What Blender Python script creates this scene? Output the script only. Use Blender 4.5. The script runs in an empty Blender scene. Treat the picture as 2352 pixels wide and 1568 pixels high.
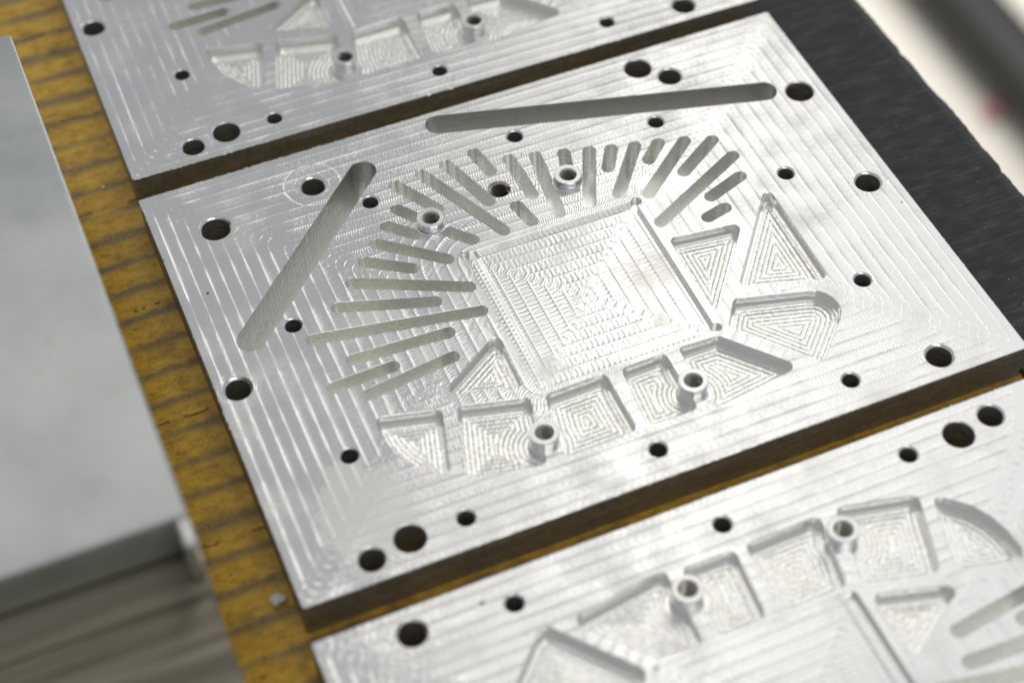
import bpy, bmesh, math, random
import numpy as np
from mathutils import Matrix, Vector
from mathutils.geometry import delaunay_2d_cdt
random.seed(7); rng = np.random.default_rng(7)
MM = 0.001
W, HH, TH = 150.0, 109.4, 8.7            # plate width, height, thickness in mm
SC = bpy.context.scene
COL = SC.collection

# ------------------------------------------------------------------ camera
# plate coordinates (mm): origin at the lower left top corner of the middle plate; the board's top is world z = 0
R = np.array([[0.922288388, -0.386075426, -0.018162989],
              [-0.307998919, -0.705758118, -0.637998546],
              [0.233496883, 0.594012832, -0.769823331]])
T = np.array([-37.083996169, 47.2804067, 326.484263801])
cpos = -R.T @ T + np.array([0, 0, TH])
cam = bpy.data.cameras.new("camera"); cam_o = bpy.data.objects.new("camera", cam); COL.objects.link(cam_o)
cam_o.matrix_world = Matrix(((R[0][0], -R[1][0], -R[2][0], cpos[0] * MM),
                             (R[0][1], -R[1][1], -R[2][1], cpos[1] * MM),
                             (R[0][2], -R[1][2], -R[2][2], cpos[2] * MM), (0, 0, 0, 1)))
cam.sensor_width = 36.0
cam.lens = 4235.627 / 2352 * 36
cam.clip_start = 0.01; cam.clip_end = 50
cam.dof.use_dof = True; cam.dof.focus_distance = 0.378; cam.dof.aperture_fstop = 8.6
SC.camera = cam_o

# ------------------------------------------------------------------ light
world = bpy.data.worlds.new("World"); SC.world = world; world.use_nodes = True
bg = world.node_tree.nodes["Background"]
bg.inputs[0].default_value = (0.93, 0.97, 1.0, 1); bg.inputs[1].default_value = 0.41

def area(name, loc, target, sx, sy, power, color):
    l = bpy.data.lights.new(name, 'AREA'); l.shape = 'RECTANGLE'; l.size = sx; l.size_y = sy
    l.energy = power; l.color = color
    o = bpy.data.objects.new(name, l); COL.objects.link(o); o.location = loc
    o.rotation_euler = (Vector(target) - Vector(loc)).to_track_quat('-Z', 'Y').to_euler()
    return o
PC = (0.075, 0.055, 0)
area("ceiling_lamp", (1.10, 0.86, 1.5), PC, 1.2, 1.1, 2.5, (1.0, 0.965, 0.90))
area("floor_fill_light", (0.95, 1.15, -0.15), (0.86, 0.86, -0.9), 0.5, 0.5, 6.5, (1.0, 0.97, 0.92))  # added fill light, no real fixture: brightens the far floor from below plate level
area("ceiling_lamp", (0.74, 1.3, 1.75), PC, 0.30, 1.5, 1.35, (1.0, 0.95, 0.84))
area("ceiling_lamp", (-0.22, 1.2, 1.75), PC, 0.15, 1.5, 1.9, (1.0, 0.95, 0.85))
area("ceiling_lamp", (0.25, -1.1, 1.7), PC, 1.4, 0.5, 3.0, (1.0, 0.98, 0.93))
SC.cycles.use_denoising = True; SC.cycles.max_bounces = 16; SC.cycles.glossy_bounces = 14; SC.cycles.diffuse_bounces = 6
SC.view_settings.view_transform = 'Standard'; SC.view_settings.look = 'None'
SC.view_settings.exposure = 0.0; SC.view_settings.gamma = 1.0

# ------------------------------------------------------------------ node expression helper
class E:
    def __init__(s, nt, sock): s.nt, s.s = nt, sock
    def op(s, o, *a):
        n = s.nt.nodes.new('ShaderNodeMath'); n.operation = o
        for i, v in enumerate((s,) + a):
            if isinstance(v, E): s.nt.links.new(v.s, n.inputs[i])
            else: n.inputs[i].default_value = float(v)
        return E(s.nt, n.outputs[0])
    def _r(s, o, v):
        n = s.nt.nodes.new('ShaderNodeMath'); n.operation = o
        n.inputs[0].default_value = float(v); s.nt.links.new(s.s, n.inputs[1]); return E(s.nt, n.outputs[0])
    def __add__(s, v): return s.op('ADD', v)
    __radd__ = __add__
    def __sub__(s, v): return s.op('SUBTRACT', v)
    def __rsub__(s, v): return s._r('SUBTRACT', v)
    def __mul__(s, v): return s.op('MULTIPLY', v)
    __rmul__ = __mul__
    def __truediv__(s, v): return s.op('DIVIDE', v)
    def min(s, v): return s.op('MINIMUM', v)
    def max(s, v): return s.op('MAXIMUM', v)
    def abs(s): return s.op('ABSOLUTE')
    def sqrt(s): return s.op('SQRT')
    def sin(s): return s.op('SINE')
    def exp(s): return s.op('EXPONENT')
    def frac(s): return s.op('FRACT')
    def floor(s): return s.op('FLOOR')
    def lt(s, v): return s.op('LESS_THAN', v)
    def gt(s, v): return s.op('GREATER_THAN', v)
    def ramp(s, a, b, lo=0.0, hi=1.0):
        n = s.nt.nodes.new('ShaderNodeMapRange'); n.interpolation_type = 'SMOOTHSTEP'
        s.nt.links.new(s.s, n.inputs[0])
        for i, v in zip((1, 2, 3, 4), (a, b, lo, hi)): n.inputs[i].default_value = v
        return E(s.nt, n.outputs[0])
def mixf(a, b, f): return a + (b - a) * f
def hyp(a, b): return (a * a + b * b).sqrt()

class Mat:
    def __init__(s, name, **kw):
        s.m = bpy.data.materials.new(name); s.m.use_nodes = True; s.nt = s.m.node_tree
        s.b = s.nt.nodes['Principled BSDF']
        for k, v in kw.items(): s.b.inputs[k].default_value = v
        tc = s.nt.nodes.new('ShaderNodeTexCoord'); s.vec = tc.outputs['Object']
        sx = s.nt.nodes.new('ShaderNodeSeparateXYZ'); s.nt.links.new(s.vec, sx.inputs[0])
        s.x, s.y, s.z = (E(s.nt, sx.outputs[i]) * 1000.0 for i in range(3))       # object coordinates in mm
        oi = s.nt.nodes.new('ShaderNodeObjectInfo'); sl = s.nt.nodes.new('ShaderNodeSeparateXYZ')
        s.nt.links.new(oi.outputs['Location'], sl.inputs[0]); s.ly = E(s.nt, sl.outputs[1]) * 1000.0   # where the object stands
    def comb(s, x, y, z):
        n = s.nt.nodes.new('ShaderNodeCombineXYZ')
        for i, v in enumerate((x, y, z)):
            if isinstance(v, E): s.nt.links.new(v.s, n.inputs[i])
            else: n.inputs[i].default_value = v
        return n.outputs[0]
    def noise(s, x, y, z, scale=1.0, detail=2.0, rough=0.5):
        n = s.nt.nodes.new('ShaderNodeTexNoise'); n.inputs['Scale'].default_value = scale
        n.inputs['Detail'].default_value = detail; n.inputs['Roughness'].default_value = rough
        s.nt.links.new(s.comb(x, y, z), n.inputs['Vector']); return E(s.nt, n.outputs[0])
    def voro(s, x, y, z, scale=1.0):
        n = s.nt.nodes.new('ShaderNodeTexVoronoi'); n.inputs['Scale'].default_value = scale
        s.nt.links.new(s.comb(x, y, z), n.inputs['Vector']); return E(s.nt, n.outputs['Distance'])
    def attr(s, name):
        n = s.nt.nodes.new('ShaderNodeAttribute'); n.attribute_name = name; return E(s.nt, n.outputs['Fac'])
    def col(s, f, stops, mode='LINEAR'):
        n = s.nt.nodes.new('ShaderNodeValToRGB'); cr = n.color_ramp; cr.interpolation = mode
        while len(cr.elements) < len(stops): cr.elements.new(0.5)
        for e, (p, c) in zip(cr.elements, stops): e.position = p; e.color = (*c, 1)
        s.nt.links.new(f.s, n.inputs[0]); return n.outputs[0]
    def mixc(s, a, b, f):
        n = s.nt.nodes.new('ShaderNodeMix'); n.data_type = 'RGBA'
        s.nt.links.new(f.s, n.inputs[0])
        for i, v in ((6, a), (7, b)):
            if isinstance(v, tuple): n.inputs[i].default_value = (*v, 1)
            else: s.nt.links.new(v, n.inputs[i])
        return n.outputs[2]
    def set(s, inp, v): s.nt.links.new(v.s if isinstance(v, E) else v, s.b.inputs[inp])
    def bump(s, h, strength=1.0, dist=0.001):
        n = s.nt.nodes.new('ShaderNodeBump'); n.inputs['Strength'].default_value = strength
        n.inputs['Distance'].default_value = dist
        s.nt.links.new(h.s, n.inputs['Height']); s.nt.links.new(n.outputs[0], s.b.inputs['Normal'])

ALU = (0.83, 0.825, 0.83)
def groove(c, step, s, M, feed, a_band, a_arc, rad=6.0, sign=1.0, wob=0.0):
    """c: position across a band in -0.5..0.5, s: position along it (mm). Cusp profile plus arc-shaped feed marks."""
    xc = c * step
    arc = s + sign * (rad - (rad * rad - xc * xc).max(0.1).sqrt()) * 1.6 + wob
    return (c * c * c * c) * (16.0 * a_band) + (arc * (6.2832 / feed)).sin() * a_arc

# ---- milled top face: contour-parallel facing passes, swirls on the diagonals, rings of spot faces
SQ = (57.7, 28.1, 96.2, 67.3)             # central square recess
RINGS = [(35.43, 98.66, 6.1, 1.0), (35.43, 98.66, 3.7, .35), (132.96, 5.09, 4.3, .25), (132.96, 5.09, 3.6, .3), (4.23, 52.25, 4.0, .3), (4.23, 52.25, 4.6, .2),
         (143.89, 52.13, 4.0, .3), (143.89, 52.13, 3.4, .2), (14.8, 4.93, 4.0, .25)]
def milled_top(square=False):
    M = Mat("milled_aluminium_recess" if square else "milled_aluminium_face", Metallic=1.0, Roughness=0.3)
    x, y = M.x + W / 2, M.y + HH / 2
    n1 = M.noise(x, y, M.ly, 0.13, 2.0); n2 = M.noise(x, y, M.ly + 3.0, 1.1, 2.0); n3 = M.noise(x, y, M.ly + 9.0, 5.0, 1.0)
    step = 2.75
    if square:
        dx = (x - SQ[0]).min(SQ[2] - x); dy = (y - SQ[1]).min(SQ[3] - y)
        wd, off = 1.5, 0.55
    else:
        dx = x.min(W - x); dy = y.min(HH - y); wd, off = 2.9, 0.3
    side = dx.lt(dy); s = mixf(x, y, side)
    d = dx.min(dy) + (n2 - 0.5) * 0.05
    t = d / step + off
    c = t.frac() - 0.5; par = (t.floor() * 0.5).frac() * 4.0 - 1.0
    amp = n1.ramp(0.3, 0.7, 0.45, 1.35)
    h = groove(c, step, s, M, 1.15 if square else 0.55, 0.016 if square else 0.038, 0.0080 if square else 0.0078, 5.0, par, (n2 - 0.5) * 0.25) * amp
    h = h + groove(c, step, s * -1.0, M, 0.83, 0.0, 0.003, 4.0, par, (n2 - 0.5) * 0.3)
    ridge = (0.5 - c.abs()) * step / 0.13
    h = h + (ridge * ridge * -1.0).exp() * (0.014 if square else 0.006)
    # swirl chain on the diagonals
    u = (dx + dy) * 0.7071; v = (dx - dy).abs() * 0.7071
    p = step * 1.4142 * 0.5; uf = (u / p).frac() * p
    brk = M.noise(x, y, M.ly + 31.0, 0.9, 1.0).ramp(0.35, 0.6, 0.15, 1.0)
    sw = None
    for k in (-2, -1, 0, 1, 2):
        r = hyp(uf - (k + 0.5) * p, v)
        for rr, g in ((2.9, 1.0), (2.35, 0.5)):
            q = (r - rr) * 5.0
            e = (q * q * -1.0).exp() * (g * (0.8 if k % 2 else 1.0))
            sw = e if sw is None else sw + e
    sw = sw * brk
    swm = v.ramp(wd - 0.8, wd + 0.5, 1.0, 0.0)
    h = mixf(h, h * 0.35 + sw * 0.020, swm)
    if square:
        h = h - x.ramp(SQ[0] + 2.1, SQ[0] + 3.2, 0.0, 0.13)          # small step left by the last pass along the left wall
    if not square:
        cx, cy = (SQ[0] + SQ[2]) / 2, (SQ[1] + SQ[3]) / 2
        qx = ((x - cx).abs() - 17.0).max(0.0); qy = ((y - cy).abs() - 17.0).max(0.0)
        d2 = hyp(qx, qy) + (n2 - 0.5) * 0.06
        t2 = d2 / 2.6 + 0.4; c2 = t2.frac() - 0.5; par2 = (t2.floor() * 0.5).frac() * 4.0 - 1.0
        ang = (y - cy).op('ARCTAN2', x - cx) * 27.0
        h2 = groove(c2, 2.6, ang, M, 0.6, 0.028, 0.0055, 4.0, par2, (n2 - 0.5) * 0.6) * amp
        # loose overlapping cutter circles
        vo = M.voro(x, y, 1.0, 0.16) * 6.25
        h2 = h2 + ((vo * 5.2).sin()) * 0.005 * n1.ramp(0.4, 0.6, 0.0, 1.0)
        inner = (d2 + (n1 - 0.5) * 8.0).ramp(17.5, 19.0, 1.0, 0.0)
        h = mixf(h, h2, inner)
        for (rx, ry, rr, g) in RINGS:
            r = hyp(x - rx, y - ry); q = (r - rr) * 6.0
            h = h - (q * q * -1.0).exp() * (0.05 * g)
    h = h + (n3 - 0.5) * 0.004
    grime = M.noise(x, y, M.ly + 21.0, 0.07, 4.0, 0.65)
    if not square:
        # dried coolant film near the lower left corner
        film = hyp(x - 17.0, (y - 15.0) * 0.8) + (M.noise(x, y, 5.0, 0.25, 4.0, 0.6) - 0.5) * 16.0
        film = film.ramp(7.0, 17.0, 1.0, 0.0) * (M.ly - 54.7).abs().lt(5.0)
        grime = grime.max(film * 0.66)
        h = h * (1.0 - film * 0.35)
    spots = M.voro(x, y, M.ly + 7.0, 0.09).lt(0.034) * n1.gt(0.4)
    base = M.col(grime, [(0.0, ALU), (0.55, ALU), (0.8, (0.76, 0.74, 0.70))])
    M.set('Base Color', M.mixc(base, (0.12, 0.10, 0.08), spots))
    M.set('Roughness', grime.ramp(0.45, 0.8, 0.19, 0.36) + (n3 - 0.5) * 0.08)
    M.bump(h)
    return M.m

def pocket_floor():
    M = Mat("milled_aluminium_pocket_floor", Metallic=1.0, Roughness=0.3)
    x, y = M.x + W / 2, M.y + HH / 2
    n2 = M.noise(x, y, 3.0, 0.8, 2.0); n3 = M.noise(x, y, 9.0, 1.9, 2.0)
    d = M.attr("wall_distance") + (n2 - 0.5) * 0.16
    t = d / 0.95 - 0.9
    c = t.frac() - 0.5
    flat = t.lt(0.0)
    h = (c * c) * 0.22 + (n3 - 0.5) * 0.075
    h = mixf(h, (n3 - 0.5) * 0.03, flat)
    b = M.col(M.noise(x, y, 2.0, 0.3, 2.0), [(0.35, (0.93, 0.925, 0.92)), (0.75, (0.92, 0.90, 0.84))])
    M.b.inputs['Specular Tint'].default_value = (1, 1, 1, 1); M.set('Base Color', b); M.set('Roughness', (n3 - 0.5) * 0.1 + 0.2)
    M.bump(h); return M.m

def wall_metal(name, rough, amp, tint=ALU, zs=0.15, scale=4.0):
    M = Mat(name, Metallic=1.0, Roughness=rough)
    M.b.inputs['Base Color'].default_value = (*tint, 1)
    n = M.noise(M.x, M.y, M.z * zs, scale, 2.0); n2 = M.noise(M.x, M.y, M.z * 1.5, 1.0, 3.0)
    M.set('Roughness', (n2 - 0.5) * 0.25 + rough)
    M.bump(n * amp + n2 * amp); return M.m
MAT_TOP = milled_top(); MAT_SQ = milled_top(True); MAT_POCKET = pocket_floor()
MAT_WALL = wall_metal("milled_aluminium_wall", 0.21, 0.008, (0.88, 0.875, 0.85))
MAT_SLOT = wall_metal("milled_aluminium_slot_wall", 0.24, 0.012, (0.92, 0.92, 0.895), 0.12, 3.0)
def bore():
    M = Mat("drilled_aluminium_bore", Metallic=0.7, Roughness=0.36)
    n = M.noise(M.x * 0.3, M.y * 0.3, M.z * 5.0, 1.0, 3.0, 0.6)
    M.set('Base Color', M.col(n, [(0.35, (0.18, 0.178, 0.174)), (0.52, (0.38, 0.372, 0.36)), (0.7, (0.62, 0.605, 0.58))]))  # bore metal darkened in colour to carry the dimness inside the holes
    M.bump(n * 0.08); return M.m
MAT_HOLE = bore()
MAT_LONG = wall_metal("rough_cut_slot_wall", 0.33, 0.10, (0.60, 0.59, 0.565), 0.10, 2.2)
MAT_EDGE = wall_metal("bright_aluminium_edge", 0.16, 0.004)
def shaded_side():
    M = Mat("shaded_aluminium_side", Metallic=0.75, Roughness=0.5)
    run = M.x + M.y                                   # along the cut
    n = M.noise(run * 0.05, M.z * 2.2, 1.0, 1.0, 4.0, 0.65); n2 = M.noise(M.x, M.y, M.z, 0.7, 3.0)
    M.set('Base Color', M.col(n * 0.7 + n2 * 0.3, [(0.32, (0.22, 0.205, 0.18)), (0.5, (0.36, 0.34, 0.30)), (0.66, (0.56, 0.53, 0.475))]))  # streaked side metal, colours darkened for the shaded gap it would mirror
    M.set('Roughness', n2 * 0.3 + 0.36); M.bump(n * 0.10 + n2 * 0.03); return M.m
MAT_SIDE = shaded_side()
MAT_THREAD = wall_metal("tapped_aluminium_thread", 0.2, 0.003, (0.50, 0.47, 0.40))
MAT_TURN = wall_metal("turned_aluminium_boss", 0.2, 0.006)

# ------------------------------------------------------------------ 2D helpers
def poly_area(p):
    p = np.asarray(p); x, y = p[:, 0], p[:, 1]
    return 0.5 * np.sum(x * np.roll(y, -1) - y * np.roll(x, -1))
def ccw(p): p = np.asarray(p, float); return p if poly_area(p) > 0 else p[::-1].copy()
def circle(cx, cy, r, n=40):
    a = np.linspace(0, 2 * np.pi, n, endpoint=False); return np.stack([cx + r * np.cos(a), cy + r * np.sin(a)], 1)
def slot(p, q, w, n=12):
    p, q = np.array(p, float), np.array(q, float); a = math.atan2(q[1] - p[1], q[0] - p[0]); r = w / 2
    t1 = a - np.pi / 2 + np.linspace(0, np.pi, n); t2 = a + np.pi / 2 + np.linspace(0, np.pi, n)
    return ccw(np.concatenate([q + r * np.stack([np.cos(t1), np.sin(t1)], 1), p + r * np.stack([np.cos(t2), np.sin(t2)], 1)]))
def fillet(P, rad, n=7):
    P = ccw(P); out = []; k = len(P)
    rad = rad if hasattr(rad, '__len__') else [rad] * k
    for i in range(k):
        a, b, c = P[i - 1], P[i], P[(i + 1) % k]; r = rad[i]
        if r <= 0: out.append(b); continue
        u = (a - b) / np.linalg.norm(a - b); v = (c - b) / np.linalg.norm(c - b)
        half = math.acos(np.clip(u @ v, -1, 1)) / 2
        L = r / math.tan(half); o = b + (u + v) / np.linalg.norm(u + v) * r / math.sin(half)
        s, e = b + u * L, b + v * L
        a0 = math.atan2(*(s - o)[::-1]); a1 = math.atan2(*(e - o)[::-1])
        da = (a1 - a0 + np.pi) % (2 * np.pi) - np.pi
        for t in np.linspace(0, 1, n): out.append(o + r * np.array([math.cos(a0 + da * t), math.sin(a0 + da * t)]))
    return np.array(out)
def resample(P, step):
    out = []
    for a, b in zip(P, np.roll(P, -1, 0)):
        L = np.linalg.norm(b - a)
        if L < 1e-6: continue
        k = max(1, int(math.ceil(L / step)))
        for j in range(k): out.append(a + (b - a) * j / k)
    return np.array(out)
def inset(P, d):                       # CCW loop, moves inwards by d
    e = np.roll(P, -1, 0) - P; nrm = np.stack([-e[:, 1], e[:, 0]], 1); nrm /= np.linalg.norm(nrm, axis=1)[:, None] + 1e-12
    m = nrm + np.roll(nrm, 1, 0); m /= (np.sum(m * m, 1)[:, None] / 2 + 1e-9)
    return P + m * d
def inside(pts, P):
    x, y = pts[:, 0], pts[:, 1]; r = np.zeros(len(pts), bool)
    for (x1, y1), (x2, y2) in zip(P, np.roll(P, -1, 0)):
        c = ((y1 > y) != (y2 > y)); 
        with np.errstate(divide='ignore', invalid='ignore'):
            xi = (x2 - x1) * (y - y1) / (y2 - y1 + 1e-30) + x1
        r ^= c & (x < xi)
    return r
def seg_dist(pts, P):
    best = np.full(len(pts), 1e9)
    for a, b in zip(P, np.roll(P, -1, 0)):
        ab = b - a; t = np.clip(((pts - a) @ ab) / (ab @ ab + 1e-12), 0, 1)
        best = np.minimum(best, np.linalg.norm(pts - (a + t[:, None] * ab), axis=1))
    return best
def cdt(loops, extra=None):
    """Triangulate outer loop (first) minus the other loops."""
    vs = []; es = []
    for L in loops:
        b = len(vs); vs += [tuple(p) for p in L]; es += [(b + i, b + (i + 1) % len(L)) for i in range(len(L))]
    if extra is not None: vs += [tuple(p) for p in extra]
    ov, oe, of, *_ = delaunay_2d_cdt([Vector(v) for v in vs], es, [], 0, 1e-7)
    V = np.array([tuple(v) for v in ov]); F = np.array([tuple(f) for f in of if len(f) == 3])
    c = V[F].mean(1); keep = inside(c, loops[0])
    for L in loops[1:]: keep &= ~inside(c, L)
    F = F[keep]
    a = V[F]; cr = (a[:, 1, 0] - a[:, 0, 0]) * (a[:, 2, 1] - a[:, 0, 1]) - (a[:, 1, 1] - a[:, 0, 1]) * (a[:, 2, 0] - a[:, 0, 0])
    F[cr < 0] = F[cr < 0][:, ::-1]
    return V, F

class Builder:
    """Collects faces (mm) with material slots and builds ONE mesh."""
    def __init__(s): s.v = []; s.f = []; s.m = []; s.att = []
    def add(s, V, F, mat, z=None, att=None):
        b = len(s.v)
        for i, p in enumerate(V):
            s.v.append((p[0], p[1], z if z is not None else p[2])); s.att.append(0.0 if att is None else float(att[i]))
        for f in F: s.f.append(tuple(b + int(i) for i in f)); s.m.append(mat)
    def strip(s, L0, z0, L1, z1, mat, flip=False, skip=None):
        n = len(L0); V = [(*p, z0) if len(p) == 2 else tuple(p) for p in L0] + [(*p, z1) if len(p) == 2 else tuple(p) for p in L1]; F = []
        for i in range(n):
            j = (i + 1) % n
            if skip is not None and skip[i]: continue
            q = (i, n + i, n + j, j); F.append(q[::-1] if flip else q)
        s.add(V, F, mat)
    def mesh(s, name, mats, origin=(0, 0, 0), sharp=28):
        me = bpy.data.meshes.new(name)
        o = np.array(origin)
        me.from_pydata([tuple((np.array(v) - o) * MM) for v in s.v], [], s.f)
        for m in mats: me.materials.append(m)
        me.polygons.foreach_set('material_index', s.m)
        if any(s.att):
            a = me.attributes.new("wall_distance", 'FLOAT', 'POINT'); a.data.foreach_set('value', s.att)
        me.update()
        bm = bmesh.new(); bm.from_mesh(me); bmesh.ops.remove_doubles(bm, verts=bm.verts, dist=1e-7); bm.to_mesh(me); bm.free()
        me.set_sharp_from_angle(angle=math.radians(sharp))
        me.polygons.foreach_set('use_smooth', [abs(p.normal.z) < 0.995 for p in me.polygons])
        return me
def obj(name, me, parent=None, loc=(0, 0, 0)):
    o = bpy.data.objects.new(name, me); COL.objects.link(o); o.location = loc
    if parent: o.parent = parent
    return o
def tag(o, label, cat=None, group=None, kind=None):
    if label: o['label'] = label
    if cat: o['category'] = cat
    if group: o['group'] = group
    if kind: o['kind'] = kind
    return o

# ------------------------------------------------------------------ the plate
HOLES = [  # x, y, bore radius, rim radius
    (12.69, 95.03, 3.0, 3.5), (35.43, 98.66, 2.48, 3.0), (4.23, 52.25, 2.5, 3.05), (14.8, 4.93, 2.4, 2.75), (22.76, 6.39, 3.0, 3.2),
    (132.96, 5.09, 2.54, 3.0), (143.89, 52.13, 2.6, 3.0), (144.07, 82.74, 3.05, 3.3), (114.46, 104.05, 3.0, 3.25), (119.93, 98.83, 2.5, 2.85)]
HOLES += [(x, y, 1.66, 1.98) for x, y in ((18.82, 28.38), (33.8, 6.56), (72.83, 6.57), (114.15, 6.68), (45.04, 89.2), (19.24, 63.23),
                                          (129.12, 28.41), (129.26, 61.42), (110.74, 86.83), (80.71, 95.14))]
TAPPED = (71.44, 81.65, 2.33, 2.48)
BOSS = [(54.5, 78.0), (85.75, 78.0), (85.4, 17.4), (54.1, 17.4)]
BOSS_R, BOSS_H = 2.95, 2.0
SLOTS = [((70.55, 93.87), (71.74, 87.33)), ((76.82, 89.21), (77.19, 77.33)), ((82.39, 87.65), (80.27, 70.12)), ((88.37, 86.02), (87.2, 81.6)),
         ((93.69, 84.49), (87.23, 70.13)), ((98.27, 83.08), (95.25, 78.17)), ((103.31, 81.88), (94.16, 70.19)), ((108.38, 80.66), (104.24, 76.82)),
         ((113.83, 79.0), (99.89, 67.67)), ((119.45, 76.81), (109.51, 70.5)), ((121.32, 70.7), (98.65, 59.2)), ((119.9, 64.55), (111.52, 61.58)),
         ((112.76, 57.57), (108.26, 56.5)), ((63.75, 93.04), (68.1, 79.12)), ((57.82, 92.45), (67.76, 70.12)), ((51.62, 91.54), (57.38, 81.32)),
         ((49.49, 84.79), (52.2, 81.0)), ((45.83, 81.06), (50.47, 76.39)), ((57.01, 74.46), (60.79, 70.3)), ((42.08, 77.27), (54.0, 67.42)),
         ((38.11, 73.48), (46.45, 67.9)), ((33.83, 69.02), (55.3, 58.55)), ((29.06, 63.98), (47.51, 57.67)), ((21.76, 58.02), (55.1, 51.7)),
         ((27.32, 50.02), (47.01, 49.04)), ((21.64, 44.91), (33.84, 45.35)), ((27.08, 40.59), (45.5, 42.93)), ((72.95, 75.64), (74.1, 70.3))]
LONG = [((66.83, 105.29), (136.77, 85.96)), ((46.63, 98.4), (10.38, 62.98))]
PDEPTH, SDEPTH, SLOT_D = 2.65, 1.3, 8.0
POCKETS = [
    ([(98.12, 54.52), (97.53, 30.96), (114.25, 52.47)], [1.4, 1.2, 1.5]),
    ([(123.9, 60.54), (105.22, 36.85), (123.3, 31.4)], [1.3, 1.3, 1.5]),
    ([(102.91, 34.4), (98.45, 28.16), (111.3, 12.32), (126.56, 27.84)], [1.5, 1.5, 1.6, 5.5]),
    ([(87.0, 27.3), (86.85, 21.0), (86.8, 11.3), (89.5, 11.2), (107.04, 13.61), (95.66, 27.0)], [1.2, 0, 1.2, 1.5, 1.5, 1.5]),
    ([(74.5, 27.1), (73.32, 12.2), (84.1, 12.0), (84.2, 27.2)], 1.5),
    ([(58.4, 27.1), (55.7, 11.8), (71.37, 12.1), (71.37, 27.3)], 1.5),
    ([(41.81, 31.28), (36.86, 15.1), (52.3, 11.5), (55.6, 27.7)], 1.5),
    ([(26.29, 35.0), (25.9, 32.5), (26.2, 28.6), (27.2, 24.8), (29.2, 21.2), (31.9, 18.6), (34.75, 16.32), (38.98, 31.8)], [1.5, 0, 0, 0, 0, 0, 1.2, 1.6]),
    ([(56.09, 45.42), (39.71, 34.93), (55.66, 30.25)], [1.4, 1.4, 1.5])]

def square_loop():
    x0, y0, x1, y1 = SQ; sq = np.array([(x0, y0), (x1, y0), (x1, y1), (x0, y1)])
    dog = [None, (96.35, 29.0, 1.12), (96.5, 66.7, 1.2), (57.75, 66.9, 1.2)]
    out = []
    for c, dg in zip(sq, dog):
        if dg is None:
            o = c + np.array([1.5, 1.5]); a = np.linspace(np.pi, 1.5 * np.pi, 8); out += [o + 1.5 * np.array([math.cos(t), math.sin(t)]) for t in a]; continue
        P = circle(*dg, 48); ok = ~((P[:, 0] > x0) & (P[:, 0] < x1) & (P[:, 1] > y0) & (P[:, 1] < y1))
        k = next(i for i in range(48) if ok[i] and not ok[i - 1]); seq = []
        while ok[k % 48]: seq.append(P[k % 48]); k += 1
        out += seq
    return ccw(out)

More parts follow.
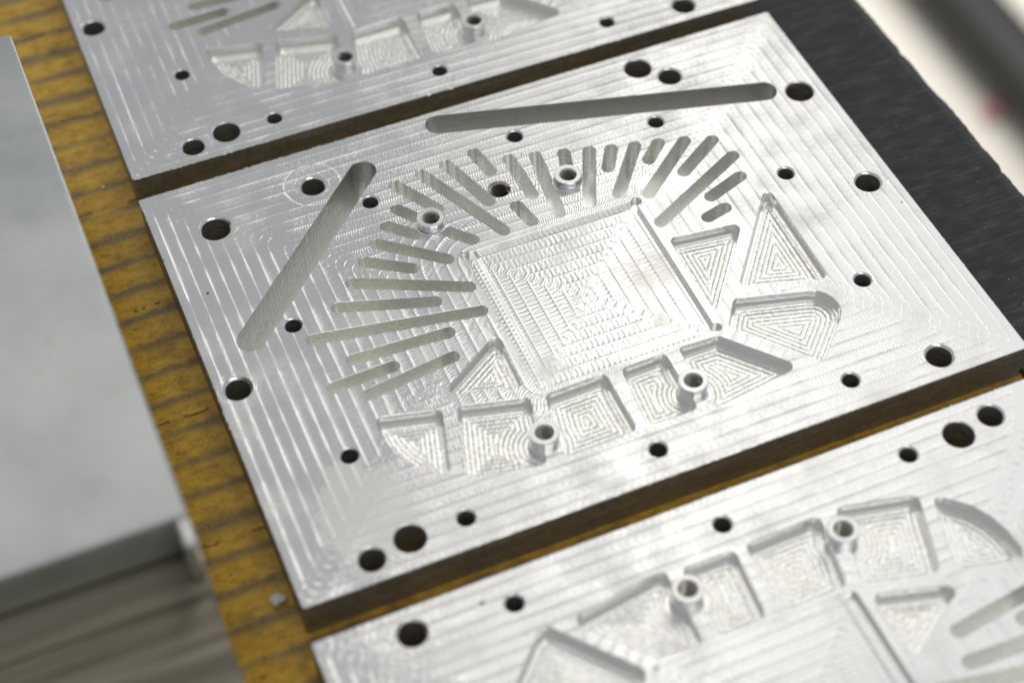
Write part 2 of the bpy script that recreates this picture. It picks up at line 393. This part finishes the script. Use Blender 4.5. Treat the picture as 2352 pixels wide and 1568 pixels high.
def plate_mesh():
    B = Builder(); TOP, SQM, PF, WALL, SLT, HOL, EDG, SID, LNG = range(9)
    mats = [MAT_TOP, MAT_SQ, MAT_POCKET, MAT_WALL, MAT_SLOT, MAT_HOLE, MAT_EDGE, MAT_SIDE, MAT_LONG]
    # outline with a ragged burr
    rect = np.array([(0, 0), (W, 0), (W, HH), (0, HH)], float)
    out = resample(fillet(rect, 0.5, 3), 0.35); n = len(out)
    tone = np.interp(np.arange(n), np.arange(0, n + 40, 40), rng.random(len(np.arange(0, n + 40, 40))))
    jit = np.abs(rng.normal(0, 1, n)) * (0.03 + 0.17 * tone ** 2)
    jit[out[:, 0] > W - 0.6] *= 0.45
    topl = inset(out, 0.0) - (inset(out, 1.0) - out) * jit[:, None]
    rim = inset(out, 0.10)
    loops = [rim]; skipbox = [np.array(b) for b in BOSS]
    def near_boss(P, r=2.15): return np.any([np.linalg.norm(P - b, axis=1) < r for b in skipbox[:]], axis=0)
    B.strip(topl, -0.07, rim, 0.0, EDG, flip=True)
    B.strip(topl, -0.07, out, -0.4, SID, flip=False)
    B.strip(out, -0.4, out, -TH, SID)
    bott = [out]
    # drilled holes
    for (x, y, r, rc) in HOLES:
        k = 48; a, b, c = circle(x, y, rc + .05, k), circle(x, y, rc - .05, k), circle(x, y, r, k)
        loops.append(a); bott.append(c)
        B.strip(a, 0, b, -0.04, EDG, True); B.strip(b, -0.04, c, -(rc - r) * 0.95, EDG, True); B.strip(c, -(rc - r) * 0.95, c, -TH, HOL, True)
    x, y, r, rc = TAPPED; loops.append(circle(x, y, rc, 40)); B.strip(circle(x, y, rc, 40), 0, circle(x, y, r, 40), -(rc - r), EDG, True)
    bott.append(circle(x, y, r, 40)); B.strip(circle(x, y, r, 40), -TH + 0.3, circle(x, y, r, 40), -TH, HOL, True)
    def blind(L, depth, wall, floor, dense=None, att=False, edge=0.09):
        L = ccw(L)
        if dense: L = resample(L, 0.6)
        loops.append(L); L2 = inset(L, edge)
        mid = (L + np.roll(L, -1, 0)) / 2; sk = near_boss(mid) if dense else None
        B.strip(L, 0, L2, -edge * 0.8, EDG, True, sk)
        if dense:
            L3 = inset(L2, 0.0); L4 = inset(L2, 0.14)
            B.strip(L2, -edge * 0.8, L3, -depth + 0.14, wall, True, sk)
            B.strip(L3, -depth + 0.14, inset(L2, 0.04), -depth + 0.04, wall, True, sk)
            B.strip(inset(L2, 0.04), -depth + 0.04, L4, -depth, wall, True, sk)
            L2 = L4
            lo, hi = L.min(0), L.max(0); g = dense
            gx, gy = np.meshgrid(np.arange(lo[0], hi[0], g), np.arange(lo[1], hi[1], g * 0.866)); gx[1::2] += g / 2
            P = np.stack([gx.ravel(), gy.ravel()], 1) + rng.normal(0, g * 0.04, (gx.size, 2))
            P = P[inside(P, L2)]; P = P[seg_dist(P, L2) > g * 0.45]
            V, F = cdt([L2], P)
            F = F[~near_boss(V[F].mean(1))]
            dd = seg_dist(V, L) 
            for b in BOSS: dd = np.minimum(dd, np.maximum(np.linalg.norm(V - np.array(b), axis=1) - BOSS_R, 0.0))
            B.add(V, F, floor, -depth, dd if att else None)
        else:
            B.strip(L2, -edge * 0.8, L2, -depth, wall, True)
            V, F = cdt([L2]); B.add(V, F, floor, -depth)
    for p, q in SLOTS: blind(slot(p, q, 2.95), SLOT_D, SLT, SLT, edge=0.05)
    for p, q in LONG: blind(slot(p, q, 6.0, 18), SLOT_D, LNG, SLT, edge=0.05)
    for P, r in POCKETS: blind(fillet(np.array(P), (list(r) if poly_area(P) > 0 else list(r)[::-1]) if hasattr(r, '__len__') else r), PDEPTH, WALL, PF, dense=0.5, att=True)
    # central square: straight wall with a lip
    L = square_loop(); loops.append(L); L2 = inset(L, 0.06)
    B.strip(L, 0, L2, -0.05, EDG, True); B.strip(L2, -0.05, L2, -SDEPTH, WALL, True); V, F = cdt([L2]); B.add(V, F, SQM, -SDEPTH)
    V, F = cdt(loops + [circle(*b, 2.1, 32) for b in BOSS], None)
    B.add(V, F, TOP, 0.0)
    V, F = cdt(bott); B.add(V, F[:, ::-1], SID, -TH)
    return B.mesh("plate_body", mats, (W / 2, HH / 2, -TH))

def lathe(B, prof, mats, n=40):
    for i, ((r0, z0), (r1, z1)) in enumerate(zip(prof, prof[1:])):
        B.strip(circle(0, 0, max(r0, 1e-3), n), z0, circle(0, 0, max(r1, 1e-3), n), z1, mats[i] if hasattr(mats, '__len__') else mats)
def boss_mesh(zlow):
    B = Builder(); h = BOSS_H
    lathe(B, [(1.74, h - 0.2), (1.84, h - 0.06), (1.9, h), (BOSS_R - 0.12, h), (BOSS_R, h - 0.1), (BOSS_R, zlow + 0.25), (BOSS_R + 0.1, zlow + 0.08), (BOSS_R + 0.35, zlow - 0.02)], [1, 1, 0, 1, 2, 2, 2])
    M = Mat("faced_boss_top", Metallic=1.0, Roughness=0.24); r = hyp(M.x, M.y)
    M.b.inputs['Base Color'].default_value = (*ALU, 1)
    M.bump((r * 16.0).sin() * 0.004 + M.noise(M.x, M.y, M.z, 3.0) * 0.01)
    return B.mesh("standoff", [M.m, MAT_EDGE, MAT_TURN])
def thread_mesh(r, z0, z1, pitch, depth):
    """Helical V thread swept down a bore, closed below."""
    B = Builder(); n = 32; turns = int((z0 - z1) / pitch); V = []; F = []
    rows = turns * 4 + 1
    for i in range(rows):
        for k in range(n):
            a = 2 * math.pi * k / n; ph = i % 4
            rr = r - (0 if ph == 0 else depth * 0.92 if ph == 1 else depth if ph == 2 else depth * 0.5)
            V.append((rr * math.cos(a), rr * math.sin(a), z0 - pitch * (i / 4 + k / n) + (pitch if i == 0 else 0) * 0))
    for i in range(rows - 1):
        for k in range(n):
            j = (k + 1) % n
            if j: F.append((i * n + k, (i + 1) * n + k, (i + 1) * n + j, i * n + j))
            elif i + 5 < rows: F.append((i * n + k, (i + 1) * n + k, (i + 5) * n, (i + 4) * n))
    B.add(V, F, 0)
    lathe(B, [(r - depth, z1 - 0.3), (1e-3, z1 - 0.8)], 0, n); 
    pass
    return B.mesh("thread", [MAT_THREAD], sharp=20)

def burr_mesh():
    """Ragged slivers of metal left along the cut edges."""
    B = Builder()
    sides = [((0, 0), (W, 0), (0, -1)), ((0, 0), (0, HH), (-1, 0)), ((0, HH), (W, HH), (0, 1)), ((W, 0), (W, HH), (1, 0))]
    for (a, b, nn), cnt in zip(sides, (160, 260, 300, 110)):
        a, b, nn = np.array(a, float), np.array(b, float), np.array(nn, float); d = (b - a) / np.linalg.norm(b - a)
        cl = rng.random(9)
        for _ in range(cnt):
            t = (cl[rng.integers(9)] + rng.normal(0, 0.06)) % 1.0
            if t < .01 or t > .99: continue
            p = a + (b - a) * t - nn * 0.03; w = rng.uniform(0.06, 0.22); l = rng.uniform(0.08, 0.36); z = rng.uniform(-0.12, 0.02)
            dz = rng.uniform(-0.12, 0.12)
            q = p + d * w; tip = p + d * w * rng.uniform(0, 1.2) + nn * l
            V = [(*p, z), (*q, z), (*tip, z + dz), (*(p + q) / 2, z - 0.08)]
            V = [tuple(np.array(v[:3])) for v in V]
            B.add(V, [(0, 1, 2), (1, 3, 2), (3, 0, 2), (0, 3, 1)], 0)
    return B.mesh("edge_burr", [MAT_EDGE], (W / 2, HH / 2, -TH), 180)

# ------------------------------------------------------------------ build the first plate, copy it twice
def copy_tree(o, parent=None):
    c = o.copy(); COL.objects.link(c)
    if parent: c.parent = parent
    for ch in list(o.children): copy_tree(ch, c)
    return c
def to_local(x, y, z=0.0): return ((x - W / 2) * MM, (y - HH / 2) * MM, (z + TH) * MM)
plate = bpy.data.objects.new("machined_plate", None); COL.objects.link(plate); plate.empty_display_size = 0.02
obj("plate_body", plate_mesh(), plate)
b_face, b_deep = boss_mesh(-0.0), boss_mesh(-PDEPTH)
th_b, th_t = thread_mesh(1.75, BOSS_H - 0.15, -5.5, 0.66, 0.34), thread_mesh(2.32, -0.12, -8.2, 0.8, 0.48)
for i, (x, y) in enumerate(BOSS):
    s = obj("standoff", b_face if i < 2 else b_deep, plate, to_local(x, y))
    obj("thread", th_b, s)
obj("thread", th_t, plate, to_local(*TAPPED[:2]))
bu = obj("edge_burr", burr_mesh(), plate); bu['kind'] = "stuff"
G = "machined aluminium plates on the board"
tag(plate, "middle silver milled plate, the only one with its whole fan of slots in view", "metal plate", G)
p2, p3 = copy_tree(plate), copy_tree(plate)
p2['label'] = "silver milled plate farthest from the camera, cut off by the top edge of the photo"
p3['label'] = "silver milled plate nearest the camera, turned half round, at the bottom right"
def place(o, dx, dy, rot):
    o.location = ((W / 2 + dx) * MM, (HH / 2 + dy) * MM, 0.0); o.rotation_euler = (0, 0, rot)
place(plate, 0, 0, 0); place(p2, 1.019, 114.965, -0.009145); place(p3, -0.663, -116.246, 3.147121)

# ------------------------------------------------------------------ board, mat, jaw, bed, floor
def box_bm(x0, x1, y0, y1, z0, z1, bev=0.0, seg=2):
    bm = bmesh.new(); bmesh.ops.create_cube(bm, size=1)
    for v in bm.verts: v.co = Vector(((x0 + x1) / 2 + v.co.x * (x1 - x0), (y0 + y1) / 2 + v.co.y * (y1 - y0), (z0 + z1) / 2 + v.co.z * (z1 - z0))) * MM
    if bev: bmesh.ops.bevel(bm, geom=bm.edges[:], offset=bev * MM, segments=seg, affect='EDGES', profile=0.5)
    return bm
def finish(name, bm, mat, parent=None, smooth=True):
    me = bpy.data.meshes.new(name); bm.to_mesh(me); bm.free(); me.materials.append(mat)
    if smooth:
        me.polygons.foreach_set('use_smooth', [True] * len(me.polygons)); me.set_sharp_from_angle(angle=math.radians(40))
    return obj(name, me, parent)

def wood_mat():
    M = Mat("varnished_striped_board", Roughness=0.42)
    x, y = M.x, M.y
    n1 = M.noise(x, y, 0.0, 0.09, 4.0, 0.6); n2 = M.noise(x * 0.6, y, 4.0, 0.55, 5.0, 0.65); n3 = M.noise(x, y, 8.0, 1.5, 5.0, 0.75)
    yy = y + (M.noise(x * 0.5, y * 0.2, 2.0, 0.16, 2.0) - 0.5) * 1.5 + (n2 - 0.5) * 1.8
    ph = ((yy - 45.5) / 7.95 + 0.5).frac() - 0.5
    row = ((yy - 45.5) / 7.95 + 0.5).floor()
    rs = M.noise(row * 3.7, x * 0.05, 1.0, 1.0, 1.0)
    band = (ph * ph * (rs * 130.0 - 105.0).min(-18.0)).exp() * rs.ramp(0.2, 0.55, 0.45, 1.0) * n3.ramp(0.36, 0.56, 0.25, 1.0)
    base = M.col(n2 * 0.55 + n3 * 0.45, [(0.32, (0.30, 0.145, 0.014)), (0.5, (0.72, 0.405, 0.032)), (0.66, (0.90, 0.58, 0.075))])
    c = M.mixc(base, (0.15, 0.135, 0.10), band * 0.92)
    dirt = n1.ramp(0.5, 0.75, 0.0, 0.55)
    c = M.mixc(c, (0.12, 0.075, 0.025), dirt)
    crack = ((yy - 41.0) / 31.0).frac() - 0.5
    ck = (crack * crack * -9000.0).exp() * M.noise(x, row, 0.0, 0.2, 2.0).gt(0.52)
    c = M.mixc(c, (0.012, 0.007, 0.003), ck * 0.6)
    c = M.mixc(c, (0.75, 0.72, 0.62), M.voro(x, y, 3.0, 0.16).lt(0.022)); c = M.mixc(c, (0.03, 0.02, 0.012), M.voro(x, y, 11.0, 0.22).lt(0.05))
    M.set('Base Color', c); M.set('Roughness', n3 * 0.25 + 0.30)
    M.bump(n3 * 0.06 + n2 * 0.08 - ck * 0.25 - band * 0.05); return M.m
bm = box_bm(-15.6, 171, -95, 262, -12, 0, 0.4)
board = finish("work_board", bm, wood_mat()); tag(board, "yellow brown board with dark stripes lying under the silver plates", "board")

def mat_mat():
    M = Mat("black_woven_mat", Roughness=0.55)
    x, y = M.x, M.y
    n1 = M.noise(x, y, 0.0, 0.12, 3.0); n2 = M.noise(x * 0.35, y, 3.0, 0.35, 4.0, 0.65); n3 = M.noise(x, y, 6.0, 3.0, 3.0, 0.7)
    yr = y / 1.32 + (n1 - 0.5) * 0.4; off = (yr.floor() * 0.5).frac() * 2.0
    gx = (x / 0.8 + off * 0.5 + (n1 - 0.5)).frac() - 0.5; gy = yr.frac() - 0.5
    dots = ((gx * gx * 16.0 + gy * gy * 11.0) * -1.6).exp()
    vis = n2.ramp(0.38, 0.65, 0.12, 1.0) * n3.ramp(0.3, 0.6, 0.3, 1.0)
    base = M.col(n2 * 0.6 + n3 * 0.4, [(0.3, (0.016, 0.0175, 0.021)), (0.55, (0.035, 0.037, 0.042)), (0.72, (0.125, 0.12, 0.107))])
    dust = M.voro(x, y, 2.0, 0.35).lt(0.05)
    c = M.mixc(base, (0.26, 0.24, 0.19), dots * vis * 0.85)
    c = M.mixc(c, (0.5, 0.48, 0.42), dust)
    M.set('Base Color', c); M.set('Roughness', n3 * 0.3 + 0.4)
    M.bump(dots * 0.16 + n3 * 0.12 + n2 * 0.1); return M.m
B = Builder()
ys = np.arange(-95, 262, 0.8); k = len(ys)
wav = np.interp(ys, np.arange(-95, 275, 7), rng.normal(0, 0.22, len(np.arange(-95, 275, 7)))) + rng.normal(0, 0.07, k)
for yn in (50, 92, 121): wav += 0.5 * np.exp(-((ys - yn) / 1.2) ** 2) * rng.choice([-1, 1])
prof = [(150.35, 0.02, 0), (150.35, 0.95, 0), (150.7, 1.2, 0), (174.6, 1.2, 0), (175.9, 0.95, .4), (177.2, 0.3, 1), (177.8, -0.9, 1), (177.6, -1.8, 1), (172, -1.8, 0)]
V = []; 
xs_extra = -(ys - 80) * 0.012
for (px, pz, wgt) in prof:
    for i in range(k): V.append((px + (wav[i] + xs_extra[i]) * (wgt if px > 175 else 0) , ys[i], pz))
F = [(a * k + i, a * k + i + 1, (a + 1) * k + i + 1, (a + 1) * k + i) for a in range(len(prof) - 1) for i in range(k - 1)]
F += [tuple(a * k for a in range(len(prof)))[::1], tuple(a * k + k - 1 for a in range(len(prof)))[::-1]]
B.add(V, F, 0); mato = obj("woven_mat", B.mesh("woven_mat", [mat_mat()], (0, 0, 0), 50))
tag(mato, "black woven strip with a frayed edge along the right ends of the plates", "mat")

def jaw_mat():
    M = Mat("ground_steel", Metallic=1.0, Roughness=0.38)
    x, y, z = M.x, M.y, M.z
    n1 = M.noise(x, y, z, 0.05, 4.0, 0.6); n2 = M.noise(x * 0.1, y * 1.2, z * 3.0, 0.8, 3.0, 0.6); n3 = M.noise(x, y, z, 0.2, 3.0)
    rust = n3.ramp(0.55, 0.75, 0.0, 0.16)
    c = M.col(n1, [(0.3, (0.50, 0.52, 0.52)), (0.5, (0.58, 0.60, 0.595)), (0.7, (0.66, 0.675, 0.665))])
    M.set('Base Color', M.mixc(c, (0.42, 0.33, 0.26), rust)); M.set('Roughness', n1 * 0.2 + 0.33)
    M.bump(n2 * 0.04); return M.m
def step_mat():
    M = Mat("streaked_steel", Metallic=1.0, Roughness=0.42)
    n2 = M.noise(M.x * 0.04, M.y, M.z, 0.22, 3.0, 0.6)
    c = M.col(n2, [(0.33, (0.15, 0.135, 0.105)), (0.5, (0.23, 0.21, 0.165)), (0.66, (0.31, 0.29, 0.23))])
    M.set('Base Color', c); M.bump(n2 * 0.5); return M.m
JM = jaw_mat()
jaw = bpy.data.objects.new("steel_jaw", None); COL.objects.link(jaw); jaw.location = (-0.0455, 0.064, -0.012)
tag(jaw, "grey steel jaw block standing out of focus at the left edge of the photo", "vise jaw")
def sub(name, bm, mat, parent):
    o = finish(name, bm, mat, parent); o.matrix_parent_inverse = Matrix.Translation(-Vector(parent.location)); return o
Z = TH
sub("jaw_block", box_bm(-110, -14.75, 2.6, 130.5, 24.5 + Z, 35 + Z, 1.0, 3), JM, jaw)
lip = sub("jaw_lip", box_bm(-17.2, -14.78, -3.4, 2.58, 24.6 + Z, 34.9 + Z, 0.8, 3), wall_metal('brightened_steel_lip', 0.3, 0.004, (0.66, 0.66, 0.64)), jaw)  # lip colour raised to hold the bright reflection on its top
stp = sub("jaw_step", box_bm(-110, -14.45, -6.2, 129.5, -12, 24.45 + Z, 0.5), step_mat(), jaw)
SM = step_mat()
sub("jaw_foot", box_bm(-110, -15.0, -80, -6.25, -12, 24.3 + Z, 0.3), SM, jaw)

def plain(name, c, rough=0.6, metal=0.0, var=0.15, scale=0.02):
    M = Mat(name, Roughness=rough, Metallic=metal)
    n = M.noise(M.x, M.y, M.z, scale, 4.0, 0.6)
    lo = tuple(v * (1 - var) for v in c); hi = tuple(v * (1 + var) for v in c)
    M.set('Base Color', M.col(n, [(0.35, lo), (0.65, hi)])); return M.m
bed = finish("machine_bed", box_bm(-115, 172, -100, 270, -60, -12.02, 2), plain("oiled_cast_iron", (0.12, 0.115, 0.10), 0.45, 1.0))
tag(bed, None, kind="structure")
col_ = finish("machine_pedestal", box_bm(-60, 120, -40, 200, -900, -60.02, 4), plain("grey_machine_paint", (0.3, 0.31, 0.3)))
tag(col_, None, kind="structure")
fm = bmesh.new(); bmesh.ops.create_grid(fm, x_segments=8, y_segments=8, size=6.0)
for v in fm.verts: v.co.z = -0.9
floor = finish("floor", fm, plain("cream_workshop_floor", (0.84, 0.80, 0.72), 0.7, 0, 0.03, 0.003)); tag(floor, None, kind="structure")

# dark rail and red rag lying far below and behind, thrown out of focus
def ray(px, py, zz):                       # pixel of the 2352 x 1568 photograph -> point at height zz (mm)
    v = R.T @ np.array([(px - 1176) / 4235.627, (py - 784) / 4235.627, 1.0]); o = -R.T @ T
    o = o + np.array([0, 0, TH]); s = (zz - o[2]) / v[2]; return o + s * v
a, b = ray(2170, -40, -860), ray(2420, 245, -860)
d = (b - a); L = np.linalg.norm(d); ang = math.atan2(d[1], d[0])
bm = box_bm(-L / 2 - 400, L / 2 + 500, -27, 27, -25, 25, 10, 4)
rail = finish("floor_rail", bm, plain("black_rubber", (0.010, 0.0105, 0.009), 0.6)); rail.location = tuple((a + b) / 2 * MM); rail.rotation_euler = (0, 0, ang)
tag(rail, "dark blurred bar lying on the pale floor at the top right corner", "rail")
a = ray(2290, 243, -893)
bm = bmesh.new(); bmesh.ops.create_icosphere(bm, subdivisions=3, radius=0.012)
for v in bm.verts:
    v.co.z *= 0.35; v.co.x *= 1.9
    v.co *= 1 + 0.25 * math.sin(v.co.x * 90) * math.cos(v.co.y * 70 + 1)
rag = finish("red_rag", bm, plain("faded_red_cloth", (0.55, 0.26, 0.25), 0.9)); rag.location = tuple(a * MM); rag.rotation_euler = (0, 0, 0.5)
tag(rag, "small blurred red rag on the pale floor beside the dark bar", "rag")

# ------------------------------------------------------------------ loose chips on the board
def chip(x, y, z, r, name, label, seed, mat):
    rn = np.random.default_rng(seed); bm = bmesh.new(); bmesh.ops.create_icosphere(bm, subdivisions=2, radius=r * MM)
    for v in bm.verts:
        v.co.z *= 0.6; v.co *= 1 + rn.normal(0, 0.22)
    o = finish(name, bm, mat, None, False); o.location = (x * MM, y * MM, z * MM); o.rotation_euler = (0.3, 0.2, seed)
    return tag(o, label, "metal chip")
CM = plain("crumpled_aluminium_swarf", (0.92, 0.91, 0.88), 0.5, 0.0)
chip(-2.9, 8.6, 0.85, 1.3, "metal_chip", "crumpled white metal chip at the near left corner of the middle plate", 3, CM)
chip(-5.2, 125.0, 0.3, 0.42, "metal_chip", "tiny bright chip on the board beside the farthest plate, by a dark crack", 5, CM)
